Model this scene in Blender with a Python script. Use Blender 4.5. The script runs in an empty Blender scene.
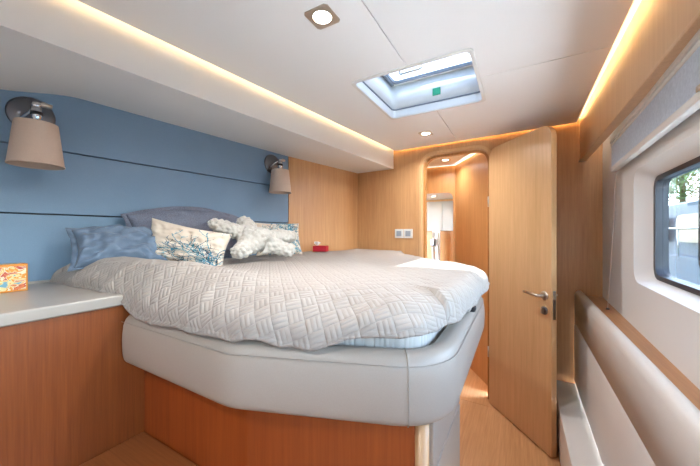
import bpy, bmesh, math, random
from mathutils import Vector, Matrix, noise
random.seed(7)
S = bpy.context.scene
COL = S.collection
PI = math.pi
# ------------------------------------------------------------------ camera
cam_d = bpy.data.cameras.new('camera'); cam = bpy.data.objects.new('camera', cam_d); COL.objects.link(cam)
cam_d.sensor_width = 36; cam_d.lens = 36*298/700; cam_d.clip_start = .02
cam.location = (0, 0, 1.3); cam.rotation_euler = (PI/2, 0, math.radians(29.7)); S.camera = cam
# ------------------------------------------------------------------ world, sun, exposure
W = bpy.data.worlds.new('sky'); S.world = W; W.use_nodes = True
nt = W.node_tree; bg = nt.nodes['Background']
sky = nt.nodes.new('ShaderNodeTexSky'); sky.sky_type = 'NISHITA'; sky.sun_disc = False
sky.sun_elevation = math.radians(62); sky.sun_rotation = 0
hs = nt.nodes.new('ShaderNodeHueSaturation'); hs.inputs['Saturation'].default_value = .68   # hazy, partly clouded sky
nt.links.new(sky.outputs[0], hs.inputs['Color']); nt.links.new(hs.outputs[0], bg.inputs[0]); bg.inputs[1].default_value = 2.3
sd = bpy.data.lights.new('sun', 'SUN'); sd.energy = 21; sd.angle = math.radians(.6); sd.color = (1, .98, .95)
sun = bpy.data.objects.new('sun', sd); COL.objects.link(sun)
sun.rotation_euler = Vector((.17, -.03, -1)).to_track_quat('-Z', 'Y').to_euler()
S.view_settings.view_transform = 'Standard'; S.view_settings.look = 'None'
S.view_settings.exposure = 1.62; S.view_settings.gamma = 1; S.view_settings.use_curve_mapping = False
LED = 5.5          # cove strips
SPOT = 2.5         # downlights, W
def area(name, loc, rot, sx, sy, e, c, shape='RECTANGLE', spread=PI):
    l = bpy.data.lights.new(name, 'AREA'); l.shape = shape; l.size = sx; l.size_y = sy; l.energy = e; l.color = c; l.spread = spread
    o = bpy.data.objects.new(name, l); COL.objects.link(o); o.location = loc; o.rotation_euler = rot
    return o
# ------------------------------------------------------------------ materials
def srgb(r, g, b):
    f = lambda c: (c/255/12.92) if c <= 10 else ((c/255+.055)/1.055)**2.4
    return (f(r), f(g), f(b), 1)
def mat(name, col=(200,200,200), rough=.5, metal=0, emit=None, es=0, coat=0, trans=0, spec=.5, sheen=0):
    m = bpy.data.materials.new(name); m.use_nodes = True; b = m.node_tree.nodes['Principled BSDF']
    b.inputs['Base Color'].default_value = srgb(*col); b.inputs['Roughness'].default_value = rough
    b.inputs['Metallic'].default_value = metal; b.inputs['Coat Weight'].default_value = coat
    b.inputs['Transmission Weight'].default_value = trans; b.inputs['Specular IOR Level'].default_value = spec
    b.inputs['Sheen Weight'].default_value = sheen
    if emit: b.inputs['Emission Color'].default_value = srgb(*emit); b.inputs['Emission Strength'].default_value = es
    return m
class N:
    def __init__(s, m): s.t = m.node_tree; s.b = s.t.nodes['Principled BSDF']
    def n(s, typ, **k):
        o = s.t.nodes.new(typ)
        for a, v in k.items():
            if a in ('ops',): continue
            setattr(o, a, v)
        return o
    def l(s, a, b): s.t.links.new(a, b)
    def math(s, op, a, b=None, c=None):
        o = s.t.nodes.new('ShaderNodeMath'); o.operation = op
        for i, x in enumerate((a, b, c)):
            if x is None: continue
            if isinstance(x, (int, float)): o.inputs[i].default_value = x
            else: s.l(x, o.inputs[i])
        return o.outputs[0]
    def coord(s, kind='Object', scale=(1,1,1), rot=(0,0,0)):
        tc = s.n('ShaderNodeTexCoord'); mp = s.n('ShaderNodeMapping')
        mp.inputs['Scale'].default_value = scale; mp.inputs['Rotation'].default_value = rot
        s.l(tc.outputs[kind], mp.inputs[0]); return mp.outputs[0]
    def noise(s, vec, scale, detail=3, rough=.5):
        o = s.n('ShaderNodeTexNoise'); o.inputs['Scale'].default_value = scale; o.inputs['Detail'].default_value = detail
        o.inputs['Roughness'].default_value = rough; s.l(vec, o.inputs['Vector']); return o.outputs['Fac']
    def ramp(s, fac, stops):
        o = s.n('ShaderNodeValToRGB'); e = o.color_ramp.elements
        while len(e) < len(stops): e.new(.5)
        for i, (p, c) in enumerate(stops): e[i].position = p; e[i].color = c if len(c) == 4 else srgb(*c)
        s.l(fac, o.inputs[0]); return o.outputs[0]
    def bump(s, h, dist=.002, strength=1):
        o = s.n('ShaderNodeBump'); o.inputs['Distance'].default_value = dist; o.inputs['Strength'].default_value = strength
        s.l(h, o.inputs['Height']); s.l(o.outputs[0], s.b.inputs['Normal'])
def wood(name, dark, light, axis='z', rough=.38, coat=.25):
    m = mat(name, light, rough, coat=coat); k = N(m)
    m.node_tree.nodes['Principled BSDF'].inputs['Coat Roughness'].default_value = .3
    sc = {'z': (1,1,.035), 'y': (1,.035,1), 'x': (.035,1,1)}[axis]
    v = k.coord('Object', sc)
    f1 = k.noise(v, 75, 4, .6); f2 = k.noise(v, 9, 2); f3 = k.noise(v, 260, 2, .5)
    s = k.math('ADD', k.math('MULTIPLY', f1, .55), k.math('ADD', k.math('MULTIPLY', f2, .3), k.math('MULTIPLY', f3, .25)))
    k.l(k.ramp(s, [(.36, dark), (.72, light)]), k.b.inputs['Base Color'])
    k.bump(f3, .0004, .5)
    return m
M = {}
M['wood'] = wood('oak_wall', (192,140,92), (216,168,118))
M['wood_door'] = wood('oak_door', (208,164,114), (228,186,138), rough=.33)
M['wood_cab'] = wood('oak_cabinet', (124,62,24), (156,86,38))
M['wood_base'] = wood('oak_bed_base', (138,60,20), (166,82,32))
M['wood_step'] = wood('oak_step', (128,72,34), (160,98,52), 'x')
M['wood_val'] = wood('oak_valance', (206,170,132), (224,190,152), 'z')
M['wood_ledge'] = wood('oak_ledge', (166,114,72), (198,146,100), 'y')
M['wood_edge'] = wood('oak_edge', (150,98,50), (206,150,86))
M['wood_floor'] = wood('floor_teak', (190,136,88), (222,174,124), 'y', .35)
M['wood_back'] = wood('oak_hall', (190,138,84), (212,162,106))
M['ceil'] = mat('ceiling_white', (240,240,240), .55); k = N(M['ceil']); k.bump(k.noise(k.coord(), 300, 2), .0002, .3)
M['soffit'] = mat('soffit_white', (238,238,237), .5)
M['dark_gap'] = mat('gap_dark', (60,60,60), .8)
M['white_wall'] = mat('hull_liner_white', (236,236,234), .45)
M['white_plain'] = mat('white_gelcoat', (226,226,224), .45)
def fabric(name, col, scale=500, rough=.8, d=.0004, var=12, sheen=.0):
    m = mat(name, col, rough, sheen=sheen); k = N(m); v = k.coord()
    f = k.noise(v, scale, 2, .6); g = k.noise(v, 6, 3)
    c2 = tuple(max(0, c-var) for c in col)
    mix = k.math('ADD', k.math('MULTIPLY', f, .6), k.math('MULTIPLY', g, .4))
    k.l(k.ramp(mix, [(.35, c2), (.65, col)]), k.b.inputs['Base Color']); k.bump(f, d, .6)
    return m
M['blue'] = fabric('blue_wall_vinyl', (130,160,188), 350, .55, .0003, 7)
M['leather'] = fabric('cream_leather', (174,163,150), 420, .42, .0003, 5)
M['leather_wall'] = fabric('grey_white_vinyl', (222,219,214), 420, .45, .0003, 5)
M['counter'] = mat('counter_white', (176,168,158), .3)
M['shade'] = fabric('linen_shade', (214,190,172), 600, .85, .0004, 16)
M['shade_w'] = M['shade']
M['chrome'] = mat('chrome', (205,205,208), .12, 1)
M['steel'] = mat('brushed_steel', (206,200,190), .32, 1)
M['pewter'] = mat('dark_nickel', (120,122,128), .28, 1)
M['black'] = mat('black_rubber', (28,29,32), .5)
M['frame_black'] = mat('window_black', (40,42,50), .35)
M['seal'] = mat('grey_seal', (120,126,134), .45)
M['switch'] = mat('switch_plate', (232,232,230), .35)
M['rocker'] = mat('switch_rocker', (160,168,180), .3)
M['green'] = mat('green_label', (34,150,110), .4)
M['lens'] = mat('lamp_lens', (255,250,240), .4, emit=(255,243,222), es=5)
M['led_w'] = mat('led_warm_white', (255,230,180), .5, emit=(255,216,160), es=LED*.42)
M['led_dim'] = mat('led_dim', (255,230,180), .5, emit=(255,216,160), es=LED*.12); M['cream_door'] = mat('washroom_cream', (176,176,174), .5)
M['led_a'] = mat('led_amber', (255,200,120), .5, emit=(255,206,130), es=LED)
M['pillow_blue'] = fabric('blue_satin', (112,131,154), 500, .45, .0002, 14, .2)
M['pillow_grey'] = fabric('grey_blue_linen', (136,142,160), 260, .85, .001, 42)
M['bolster'] = M['pillow_grey']
M['pile'] = fabric('white_pile', (206,200,192), 160, .95, .002, 16, .4)
M['red'] = mat('red_card', (196,30,50), .5)
M['tissue'] = mat('tissue_paper', (240,238,236), .8)
M['cord'] = mat('cord_white', (225,215,210), .7)
def weave(name, col, cell, dist, ribs=3, rough=.75, use='UV', rotz=PI/4):
    m = mat(name, col, rough, sheen=.15); k = N(m)
    sp = k.n('ShaderNodeSeparateXYZ'); k.l(k.coord(use, (1/cell,1/cell,1/cell), (0,0,rotz)), sp.inputs[0])
    x, y = sp.outputs[0], sp.outputs[1]
    # basket weave: blocks twice as long as wide, ribs turn by 90 degrees from block to block
    par = k.math('MODULO', k.math('ADD', k.math('FLOOR', x), k.math('FLOOR', y)), 2)
    par = k.math('ABSOLUTE', par)
    def ribh(t): return k.math('ABSOLUTE', k.math('SINE', k.math('MULTIPLY', t, PI*ribs)))
    def edge(t):
        f = k.math('FRACT', t); return k.math('MULTIPLY', k.math('MULTIPLY', f, k.math('SUBTRACT', 1, f)), 4)
    a = k.math('MULTIPLY', ribh(x), k.math('POWER', edge(y), .35)); b = k.math('MULTIPLY', ribh(y), k.math('POWER', edge(x), .35))
    h = k.math('ADD', k.math('MULTIPLY', a, par), k.math('MULTIPLY', b, k.math('SUBTRACT', 1, par)))
    env = k.math('POWER', k.math('MULTIPLY', edge(x), edge(y)), .4)
    h = k.math('ADD', k.math('MULTIPLY', h, .55), k.math('MULTIPLY', env, .7))
    h = k.math('ADD', h, k.math('MULTIPLY', k.noise(k.coord(use), 700, 2), .15))
    k.bump(h, dist, .9)
    return m
M['duvet'] = weave('woven_white_coverlet', (168,158,149), .038, .0034)
M['mattress'] = weave('quilted_mattress', (206,202,194), .022, .002, 2, use='Object')
def thin_glass(name, tint, refl=.1, rough=.0):
    m = bpy.data.materials.new(name); m.use_nodes = True; t = m.node_tree; t.nodes.clear()
    o = t.nodes.new('ShaderNodeOutputMaterial'); mx = t.nodes.new('ShaderNodeMixShader')
    a = t.nodes.new('ShaderNodeBsdfTransparent'); g = t.nodes.new('ShaderNodeBsdfGlossy'); fr = t.nodes.new('ShaderNodeFresnel')
    ge = t.nodes.new('ShaderNodeNewGeometry'); mr = t.nodes.new('ShaderNodeMapRange'); mr.inputs['To Min'].default_value = 1.45; mr.inputs['To Max'].default_value = 1/1.45
    t.links.new(ge.outputs['Backfacing'], mr.inputs['Value']); t.links.new(mr.outputs[0], fr.inputs[0]); a.inputs[0].default_value = srgb(*tint); g.inputs['Roughness'].default_value = rough
    t.links.new(fr.outputs[0], mx.inputs[0]); t.links.new(a.outputs[0], mx.inputs[1]); t.links.new(g.outputs[0], mx.inputs[2]); t.links.new(mx.outputs[0], o.inputs[0])
    return m
M['glass'] = thin_glass('window_glass', (192,198,201))
M['hatch_glass'] = thin_glass('hatch_acrylic', (160,165,168))
# blind fabric: pale woven, lets daylight through
m = fabric('blind_fabric', (232,243,255), 90, .8, .001, 26); M['blind'] = m
tr = m.node_tree.nodes.new('ShaderNodeBsdfTranslucent'); tr.inputs[0].default_value = srgb(205,220,240)
mx = m.node_tree.nodes.new('ShaderNodeMixShader'); mx.inputs[0].default_value = .3
out = [n for n in m.node_tree.nodes if n.type == 'OUTPUT_MATERIAL'][0]
m.node_tree.links.new(m.node_tree.nodes['Principled BSDF'].outputs[0], mx.inputs[1]); m.node_tree.links.new(tr.outputs[0], mx.inputs[2]); m.node_tree.links.new(mx.outputs[0], out.inputs[0])
# ------------------------------------------------------------------ mesh helpers
def link(name, bm, m, parent=None, smooth=False, bevel=0, seg=2, kind=None):
    me = bpy.data.meshes.new(name); bmesh.ops.recalc_face_normals(bm, faces=bm.faces); bm.to_mesh(me); bm.free()
    if smooth:
        for p in me.polygons: p.use_smooth = True
    me.materials.append(M[m] if isinstance(m, str) else m)
    o = bpy.data.objects.new(name, me); COL.objects.link(o); o.parent = parent
    if bevel:
        b = o.modifiers.new('bevel', 'BEVEL'); b.width = bevel; b.segments = seg; b.limit_method = 'ANGLE'; b.angle_limit = math.radians(35)
        for p in me.polygons: p.use_smooth = True
        w = o.modifiers.new('wn', 'WEIGHTED_NORMAL'); w.keep_sharp = True
    if kind: o['kind'] = kind
    return o
def B(): return bmesh.new()
def box(bm, x0, x1, y0, y1, z0, z1, mtx=None):
    vs = [bm.verts.new((x, y, z)) for z in (z0, z1) for x, y in ((x0,y0),(x1,y0),(x1,y1),(x0,y1))]
    for f in ((0,3,2,1),(4,5,6,7),(0,1,5,4),(1,2,6,5),(2,3,7,6),(3,0,4,7)): bm.faces.new([vs[i] for i in f])
    if mtx: bmesh.ops.transform(bm, matrix=mtx, verts=vs)
    return bm
def prism(bm, poly, z0, z1, mtx=None):
    a = [bm.verts.new((x, y, z0)) for x, y in poly]; b = [bm.verts.new((x, y, z1)) for x, y in poly]
    f1 = bm.faces.new(a[::-1]); f2 = bm.faces.new(b)
    n = len(poly); f1.normal_update(); f2.normal_update()
    for i in range(n): bm.faces.new((a[i], a[(i+1)%n], b[(i+1)%n], b[i]))
    bmesh.ops.triangulate(bm, faces=[f1, f2])
    if mtx: bmesh.ops.transform(bm, matrix=mtx, verts=a+b)
    return bm
def frame(o, u, v):   # local (a,b,c) -> o + a*u + b*v + c*(u x v)
    u = Vector(u).normalized(); v = Vector(v).normalized(); w = u.cross(v)
    m = Matrix((u, v, w)).transposed().to_4x4(); m.translation = Vector(o); return m
def tube(bm, pts, r, n=12, cap=True):
    pts = [Vector(p) for p in pts]; rs = r if isinstance(r, (list, tuple)) else [r]*len(pts); rings = []
    up = Vector((0,0,1))
    for i, p in enumerate(pts):
        t = (pts[min(i+1, len(pts)-1)]-pts[max(i-1, 0)]).normalized()
        a = t.cross(up)
        if a.length < .1: a = t.cross(Vector((1,0,0)))
        a.normalize(); b = t.cross(a)
        rings.append([bm.verts.new(p+rs[i]*(a*math.cos(2*PI*j/n)+b*math.sin(2*PI*j/n))) for j in range(n)])
    for i in range(len(rings)-1):
        for j in range(n): bm.faces.new((rings[i][j], rings[i][(j+1)%n], rings[i+1][(j+1)%n], rings[i+1][j]))
    if cap: bm.faces.new(rings[0]); bm.faces.new(rings[-1])
    return bm
def lathe(bm, prof, n=40, mtx=None, closed=False):
    rings = []; allv = []
    for r, z in prof:
        ring = [bm.verts.new((r*math.cos(2*PI*j/n), r*math.sin(2*PI*j/n), z)) for j in range(n)]; rings.append(ring); allv += ring
    R = range(len(rings)) if closed else range(len(rings)-1)
    for i in R:
        a, b = rings[i], rings[(i+1) % len(rings)]
        for j in range(n): bm.faces.new((a[j], a[(j+1)%n], b[(j+1)%n], b[j]))
    if not closed:
        if prof[0][0] > 1e-5: bm.faces.new(rings[0])
        if prof[-1][0] > 1e-5: bm.faces.new(rings[-1])
    bmesh.ops.remove_doubles(bm, verts=allv, dist=1e-6)
    if mtx: bmesh.ops.transform(bm, matrix=mtx, verts=[v for v in bm.verts])
    return bm
def rpath(pts, rad, n=8, closed=False):
    """polyline with rounded corners"""
    P = [Vector((p[0], p[1])) for p in pts]; out = []; L = len(P)
    if not isinstance(rad, (list, tuple)): rad = [rad]*L
    for i in range(L):
        if not closed and i in (0, L-1): out.append(P[i]); continue
        a, b, c = P[i-1], P[i], P[(i+1)%L]; r = rad[i]
        u = (a-b).normalized(); w = (c-b).normalized(); ang = u.angle(w)
        if r <= 0 or ang > 3.1: out.append(b); continue
        d = min(r/math.tan(ang/2), (a-b).length*.49, (c-b).length*.49)
        for j in range(n+1):
            t = j/n; out.append((b+u*d)*(1-t)**2 + b*2*t*(1-t) + (b+w*d)*t**2)
    return [(p.x, p.y) for p in out]
def resample(pts, step):
    out = [Vector(pts[0])]
    for a, b in zip(pts, pts[1:]):
        a = Vector(a); b = Vector(b); n = max(1, int(math.ceil((b-a).length/step)))
        for i in range(1, n+1): out.append(a.lerp(b, i/n))
    return out
def offset(pts, d, closed=False):
    P = [Vector(p) for p in pts]; L = len(P); out = []
    for i in range(L):
        a = P[i-1] if (i or closed) else P[i]; c = P[(i+1)%L] if (i < L-1 or closed) else P[i]
        e1 = (P[i]-a); e2 = (c-P[i])
        n = Vector((0,0))
        for e in (e1, e2):
            if e.length > 1e-9: e = e.normalized(); n += Vector((e.y, -e.x))
        n.normalize()
        out.append((P[i].x+n.x*d, P[i].y+n.y*d))
    return out
def sweep(bm, path, prof, closed_prof=True, closed_path=False):
    """profile (outward, z) swept along a plan path; outward is to the right of travel"""
    P = [Vector((p[0], p[1])) for p in path]; L = len(P); rings = []
    for i in range(L):
        a = P[(i-1)%L] if (i or closed_path) else P[i]; c = P[(i+1)%L] if (i < L-1 or closed_path) else P[i]
        n = Vector((0,0))
        for e in (P[i]-a, c-P[i]):
            if e.length > 1e-9: e = e.normalized(); n += Vector((e.y, -e.x))
        n.normalize()
        rings.append([bm.verts.new((P[i].x+n.x*o, P[i].y+n.y*o, z)) for o, z in prof])
    K = len(prof)
    for i in range(L if closed_path else L-1):
        A, C = rings[i], rings[(i+1)%L]
        for j in range(K if closed_prof else K-1): bm.faces.new((A[j], A[(j+1)%K], C[(j+1)%K], C[j]))
    if closed_prof and not closed_path: bm.faces.new(rings[0]); bm.faces.new(rings[-1])
    return bm
def tag(o, label, cat, group=None):
    o['label'] = label; o['category'] = cat
    if group: o['group'] = group
    return o
def thing(name, label, cat, loc=(0,0,0), rz=0, group=None):
    o = bpy.data.objects.new(name, None); COL.objects.link(o); o.location = loc; o.rotation_euler = (0,0,rz); o.empty_display_size = .05
    return tag(o, label, cat, group)
def struct(o): o['kind'] = 'structure'; return o
def group_struct(name, loc=(0,0,0)):
    o = bpy.data.objects.new(name, None); COL.objects.link(o); o.location = loc; o['kind'] = 'structure'; return o
CH = 2.045     # ceiling height
HX0, HX1, HY0, HY1 = -.72, -.175, 1.29, 1.82    # hatch opening
GX0, GX1, GY0, GY1 = -.72, -.175, -1.05, -.52   # second opening, added behind the viewer for daylight
# ------------------------------------------------------------------ floor
fl = struct(link('floor', box(B(), -2.4, .6, -1.3, 5.0, -.06, -.012), 'dark_gap'))
def fpanel(x0, x1, y0, y1): link('floor_panel', box(B(), x0+.0015, x1-.0015, y0+.0015, y1-.0015, -.012, 0), 'wood_floor', fl, bevel=.001)
for (x0, x1, y0, y1) in [(-2.4,-.62,-1.3,2.47),(-.62,.6,-1.3,-.1),(-.62,.6,-.1,1.15),(-.62,.6,1.15,2.455),(-1.5,.6,2.455,3.35),(-1.5,.6,3.35,5.0)]:
    fpanel(x0, x1, y0, y1)
# ------------------------------------------------------------------ left wall: three blue boards and a wood panel
WL = [(-1.552,1.762), (-1.871,-1.3)]
wl = group_struct('wall_left')
for z0, z1 in ((0, 1.3745), (1.3795, 1.6425), (1.6475, 1.93)):
    sweep_b = sweep(B(), rpath(WL, 0), [(0, z0), (0, z1), (.022, z1), (.022, z0)])
    o = link('wall_panel', sweep_b, 'blue', wl, bevel=.0025)
link('wall_backing', sweep(B(), WL, [(.0225, 0), (.0225, 1.95), (.07, 1.95), (.07, 0)]), 'dark_gap', wl)
link('wood_panel', sweep(B(), [(-1.385,2.66), (-1.548,1.763)], [(0, 0), (0, 1.95), (.05, 1.95), (.05, 0)]), 'wood', wl)
# ------------------------------------------------------------------ back wall with arched doorway
BO = Vector((-1.39, 2.60, 0)); BU = (Vector((.56, 2.516, 0))-BO).normalized()
def sx(x): return (x-BO.x)/BU.x            # distance along the back wall for a given X
BM = frame(BO, BU, (0,0,1))                # local (s, z, toward the cabin)
DL, DR, DT = sx(-.732), sx(-.205), 1.962
def arch(off, n=8): # doorway outline, floor-left -> over the top -> floor-right, widened by off
    return rpath([(DL-off,0),(DL-off,DT+off),(DR+off,DT+off),(DR+off,0)], [0,.12+off*.8,.12+off*.8,0], n)
SR = sx(.56)
wb = struct(link('wall_back', prism(B(), [(0,0),(0,2.08),(SR,2.08),(SR,0)]+arch(0)[::-1], -.05, 0, BM), 'wood'))
wb.data.flip_normals() if False else None
ws = wb
fr = struct(link('trim_1', B(), 'wood_edge'))
def band(name, a, b, z0, z1, m, parent):
    bm = B(); A = arch(a); C = arch(b)
    va = [[bm.verts.new((p[0],p[1],z)) for p in A] for z in (z0, z1)]; vc = [[bm.verts.new((p[0],p[1],z)) for p in C] for z in (z0, z1)]
    for i in range(len(A)-1):
        bm.faces.new((va[1][i], va[1][i+1], vc[1][i+1], vc[1][i])); bm.faces.new((va[0][i], vc[0][i], vc[0][i+1], va[0][i+1]))
        bm.faces.new((va[0][i], va[0][i+1], va[1][i+1], va[1][i])); bm.faces.new((vc[0][i], vc[1][i], vc[1][i+1], vc[0][i+1]))
    bmesh.ops.transform(bm, matrix=BM, verts=bm.verts)
    return link(name, bm, m, parent, bevel=.003)
bpy.data.objects.remove(fr)
fr = group_struct('trim_1')
band('door_casing', .030, .072, 0, .012, 'wood', fr); band('door_bead', .004, .030, -.002, .022, 'wood_door', fr); band('door_stop', -.016, .004, -.052, -.010, 'wood_edge', fr)
# ------------------------------------------------------------------ the small hall behind the doorway
def wall_seg(name, a, b, z0, z1, m, parent=None, th=.03, side=1):
    a = Vector((a[0],a[1],0)); b = Vector((b[0],b[1],0)); L = (b-a).length
    o = link(name, box(B(), 0, L, z0, z1, -th, 0, frame(a, b-a, (0,0,1))), m, parent); return struct(o) if not parent else o
wall_seg('wall_hall_right', (-.61,3.38), (-.175,2.68), 0, 2.035, 'wood_back')
hb = wall_seg('wall_hall_left', (-1.25,2.66), (-1.25,3.34), 0, 2.035, 'wood_back')
hf = Vector((-1.25,3.31,0)); hu = (Vector((-.6,3.385,0))-hf).normalized(); HM = frame(hf, hu, (0,0,1)); HL = (Vector((-.6,3.385,0))-hf).length
op = rpath([(.27,0),(.27,1.745),(HL-.035,1.745),(HL-.035,0)], [0,.07,.07,0], 6)
struct(link('wall_hall_back', prism(B(), [(0,0),(0,2.035),(HL,2.035),(HL,0)]+op[::-1], -.03, 0, HM), 'wood_back'))
struct(link('ceiling_hall', prism(B(), [(-1.3,2.66),(-.2,2.66),(-.24,2.72),(-.635,3.355),(-1.3,3.28)], 2.04, 2.06), 'ceil'))
struct(link('ceiling_hall_deck', box(B(), -1.35, .3, 2.62, 3.5, 2.10, 2.12), 'ceil'))
# washroom seen through the inner opening
struct(link('ceiling_washroom', box(B(), -2.0, -.2, 3.42, 4.44, 1.79, 1.81), 'ceil'))
struct(link('wall_washroom_back', box(B(), -2.0, -.2, 4.50, 4.53, 0, 1.95), 'wood_back'))
struct(link('wall_washroom_left', box(B(), -2.0, -1.97, 3.36, 4.5, 0, 1.95), 'wood_back'))
struct(link('wall_washroom_right', box(B(), -.62, -.6, 3.42, 4.5, 0, 1.95), 'wood_back'))
t = thing('wall_cabinet', 'white washroom cupboard hung beyond the inner opening of the hall', 'cabinet', (-1.02,4.42,1.33))
link('cabinet_body', box(B(), -.22, .32, -.04, .075, 0, .425), 'cream_door', t, bevel=.004)
link('door', box(B(), -.21, .05, -.056, -.041, .01, .415), 'cream_door', t, bevel=.003); link('door', box(B(), .054, .31, -.056, -.041, .01, .415), 'cream_door', t, bevel=.003)
t = thing('shower_column', 'slim steel shower fitting with a mixer below the white washroom cupboard', 'shower', (-1.07,4.24,0))
link('riser', tube(B(), [(0,0,.62),(0,0,1.31)], .012), 'steel', t, True)
link('mixer', box(B(), -.03, .03, -.03, .03, 1.12, 1.22), 'pewter', t, bevel=.008)
link('rail', tube(B(), [(.075,0,.3),(.075,0,1.3)], .011), 'steel', t, True)
link('wall_plate', box(B(), -.02, .095, .03, .05, .3, 1.33), 'white_plain', t, bevel=.003)
link('base_plate', box(B(), -.05, .12, -.06, .06, 0, .3), 'white_plain', t, bevel=.004)
# ------------------------------------------------------------------ right side: liner with window, ledge, padded panels, side step
def lx(y): return .418+.039*(y-1.156)       # liner plane
yN, yF = -1.3, 2.56
wr = group_struct('wall_right')
LMo = Vector((lx(yN), yN, 0)); LU = (Vector((lx(yF), yF, 0))-LMo).normalized(); LM = frame(LMo, (0,0,1), LU)   # local (z, s, -X side)?
# local frame: a = z, b = s along wall, c = a x b = pointing to -X (into the cabin)
LLEN = (Vector((lx(yF), yF, 0))-LMo).length
def sy(y): return (y-yN)/LU.y
WZ0, WZ1, WY0, WY1 = 1.085, 1.575, -1.05, 1.79  # window lengthened out of view, behind the viewer, to let in more daylight
hole = rpath([(WZ0,sy(WY0)),(WZ0,sy(WY1)),(WZ1,sy(WY1)),(WZ1,sy(WY0))], .075, 8, True)
def ring_plate(bm, outer, inner, c0, c1, mtx):
    """plate between outer rectangle-like loop and inner loop (same point count), thickness c0..c1"""
    vo = [[bm.verts.new((p[0],p[1],c)) for p in outer] for c in (c0,c1)]; vi = [[bm.verts.new((p[0],p[1],c)) for p in inner] for c in (c0,c1)]
    n = len(outer)
    for i in range(n):
        j = (i+1)%n
        bm.faces.new((vo[0][i],vo[0][j],vi[0][j],vi[0][i])); bm.faces.new((vo[1][i],vi[1][i],vi[1][j],vo[1][j]))
        bm.faces.new((vo[0][i],vo[1][i],vo[1][j],vo[0][j])); bm.faces.new((vi[0][i],vi[0][j],vi[1][j],vi[1][i]))
    bmesh.ops.transform(bm, matrix=mtx, verts=bm.verts); return bm
def rect_like(z0, z1, s0, s1, inner):
    """points on the rectangle matched to inner loop points by direction-wise clamping"""
    out = []; n = len(inner)//4
    cs = [(z0,s0),(z0,s1),(z1,s1),(z1,s0)]
    for i in range(len(inner)): out.append(cs[min(3, i//n)])
    return out
def spread(z0, z1, s0, s1, inner):
    n = len(inner)//4; out = []
    cs = [(z0,s0),(z0,s1),(z1,s1),(z1,s0)]
    for q in range(4):
        for j in range(n):
            c = cs[q]; p = inner[q*n+j]
            # slide a hair along the sides so that no two points coincide
            if j < n//2: pr = cs[q-1]; t = (n//2-j)/n*.04
            else: pr = cs[(q+1)%4]; t = (j-n//2)/n*.04
            out.append((c[0]+(pr[0]-c[0])*t, c[1]+(pr[1]-c[1])*t))
    return out
link('liner', ring_plate(B(), spread(.80, 2.07, 0, LLEN, hole), hole, -.012, 0, LM), 'white_wall', wr)
# funnel-like reveal down to the window frame
fz0, fz1, fy0, fy1 = 1.112, 1.53, -.98, 1.715
inner = rpath([(fz0,sy(fy0)),(fz0,sy(fy1)),(fz1,sy(fy1)),(fz1,sy(fy0))], .06, 8, True)
bm = B(); a = [bm.verts.new((p[0],p[1],-.001)) for p in hole]; b = [bm.verts.new((p[0],p[1],-.052)) for p in inner]; n = len(a)
for i in range(n): bm.faces.new((a[i],a[(i+1)%n],b[(i+1)%n],b[i]))
bmesh.ops.transform(bm, matrix=LM, verts=bm.verts)
link('window_reveal', bm, 'white_wall', wr, True)
wn = group_struct('window_1')
in2 = rpath([(fz0+.016,sy(fy0)+.016),(fz0+.016,sy(fy1)-.022),(fz1-.016,sy(fy1)-.022),(fz1-.016,sy(fy0)+.016)], .045, 8, True)
inner_o = rpath([(fz0-.002,sy(fy0)-.002),(fz0-.002,sy(fy1)+.002),(fz1+.002,sy(fy1)+.002),(fz1+.002,sy(fy0)-.002)], .06, 8, True)
link('window_frame', ring_plate(B(), inner_o, in2, -.085, -.046, LM), 'frame_black', wn)
link('pane', prism(B(), inner_o, -.072, -.066, LM), 'glass', wn)
# a second, rounded dark outline sits on the outer face of the glass
in3 = rpath([(fz0+.05,sy(.20)),(fz0+.05,sy(1.40)),(fz1-.05,sy(1.40)),(fz1-.05,sy(.20))], .06, 8, True)
in4 = rpath([(fz0+.062,sy(.20)+.012),(fz0+.062,sy(1.40)-.012),(fz1-.062,sy(1.40)-.012),(fz1-.062,sy(.20)+.012)], .05, 8, True)
link('rounded_outline', ring_plate(B(), in3, in4, -.088, -.074, LM), 'frame_black', wn)
# valance with cove light
tv = struct(link('trim_2', box(B(), .352, .374, -1.3, 2.54, 1.795, 2.075), 'wood_val'))
link('valance_lip', box(B(), .345, .385, -1.3, 2.54, 1.780, 1.7945), 'wood_val', tv, bevel=.003)
# ledge, padded panels, side step
lg = struct(link('trim_3', box(B(), .335, .50, -1.3, 2.52, .84, .88), 'wood_ledge'))
pd = group_struct('wall_lining')
bpath = [(.300,-1.3),(.304,.83),(.322,2.515)]
prof_u = [(0,.695),(0,.88),(.006,.90),(.02,.913),(.035,.913),(.043,.90),(.045,.86),(.045,.695)]
link('padded_top', sweep(B(), bpath, prof_u), 'leather_wall', pd, True)
link('padded_panel', sweep(B(), bpath, [(.004,.285),(-.002,.30),(-.002,.675),(.004,.690),(.04,.690),(.04,.285)]), 'leather_wall', pd, True)
pd.children[0].modifiers.new('es','EDGE_SPLIT').split_angle = math.radians(40) if False else math.radians(60)
struct(link('trim_4', box(B(), .197, .335, -1.3, 2.515, 0, .28), 'white_plain', bevel=.006))
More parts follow.
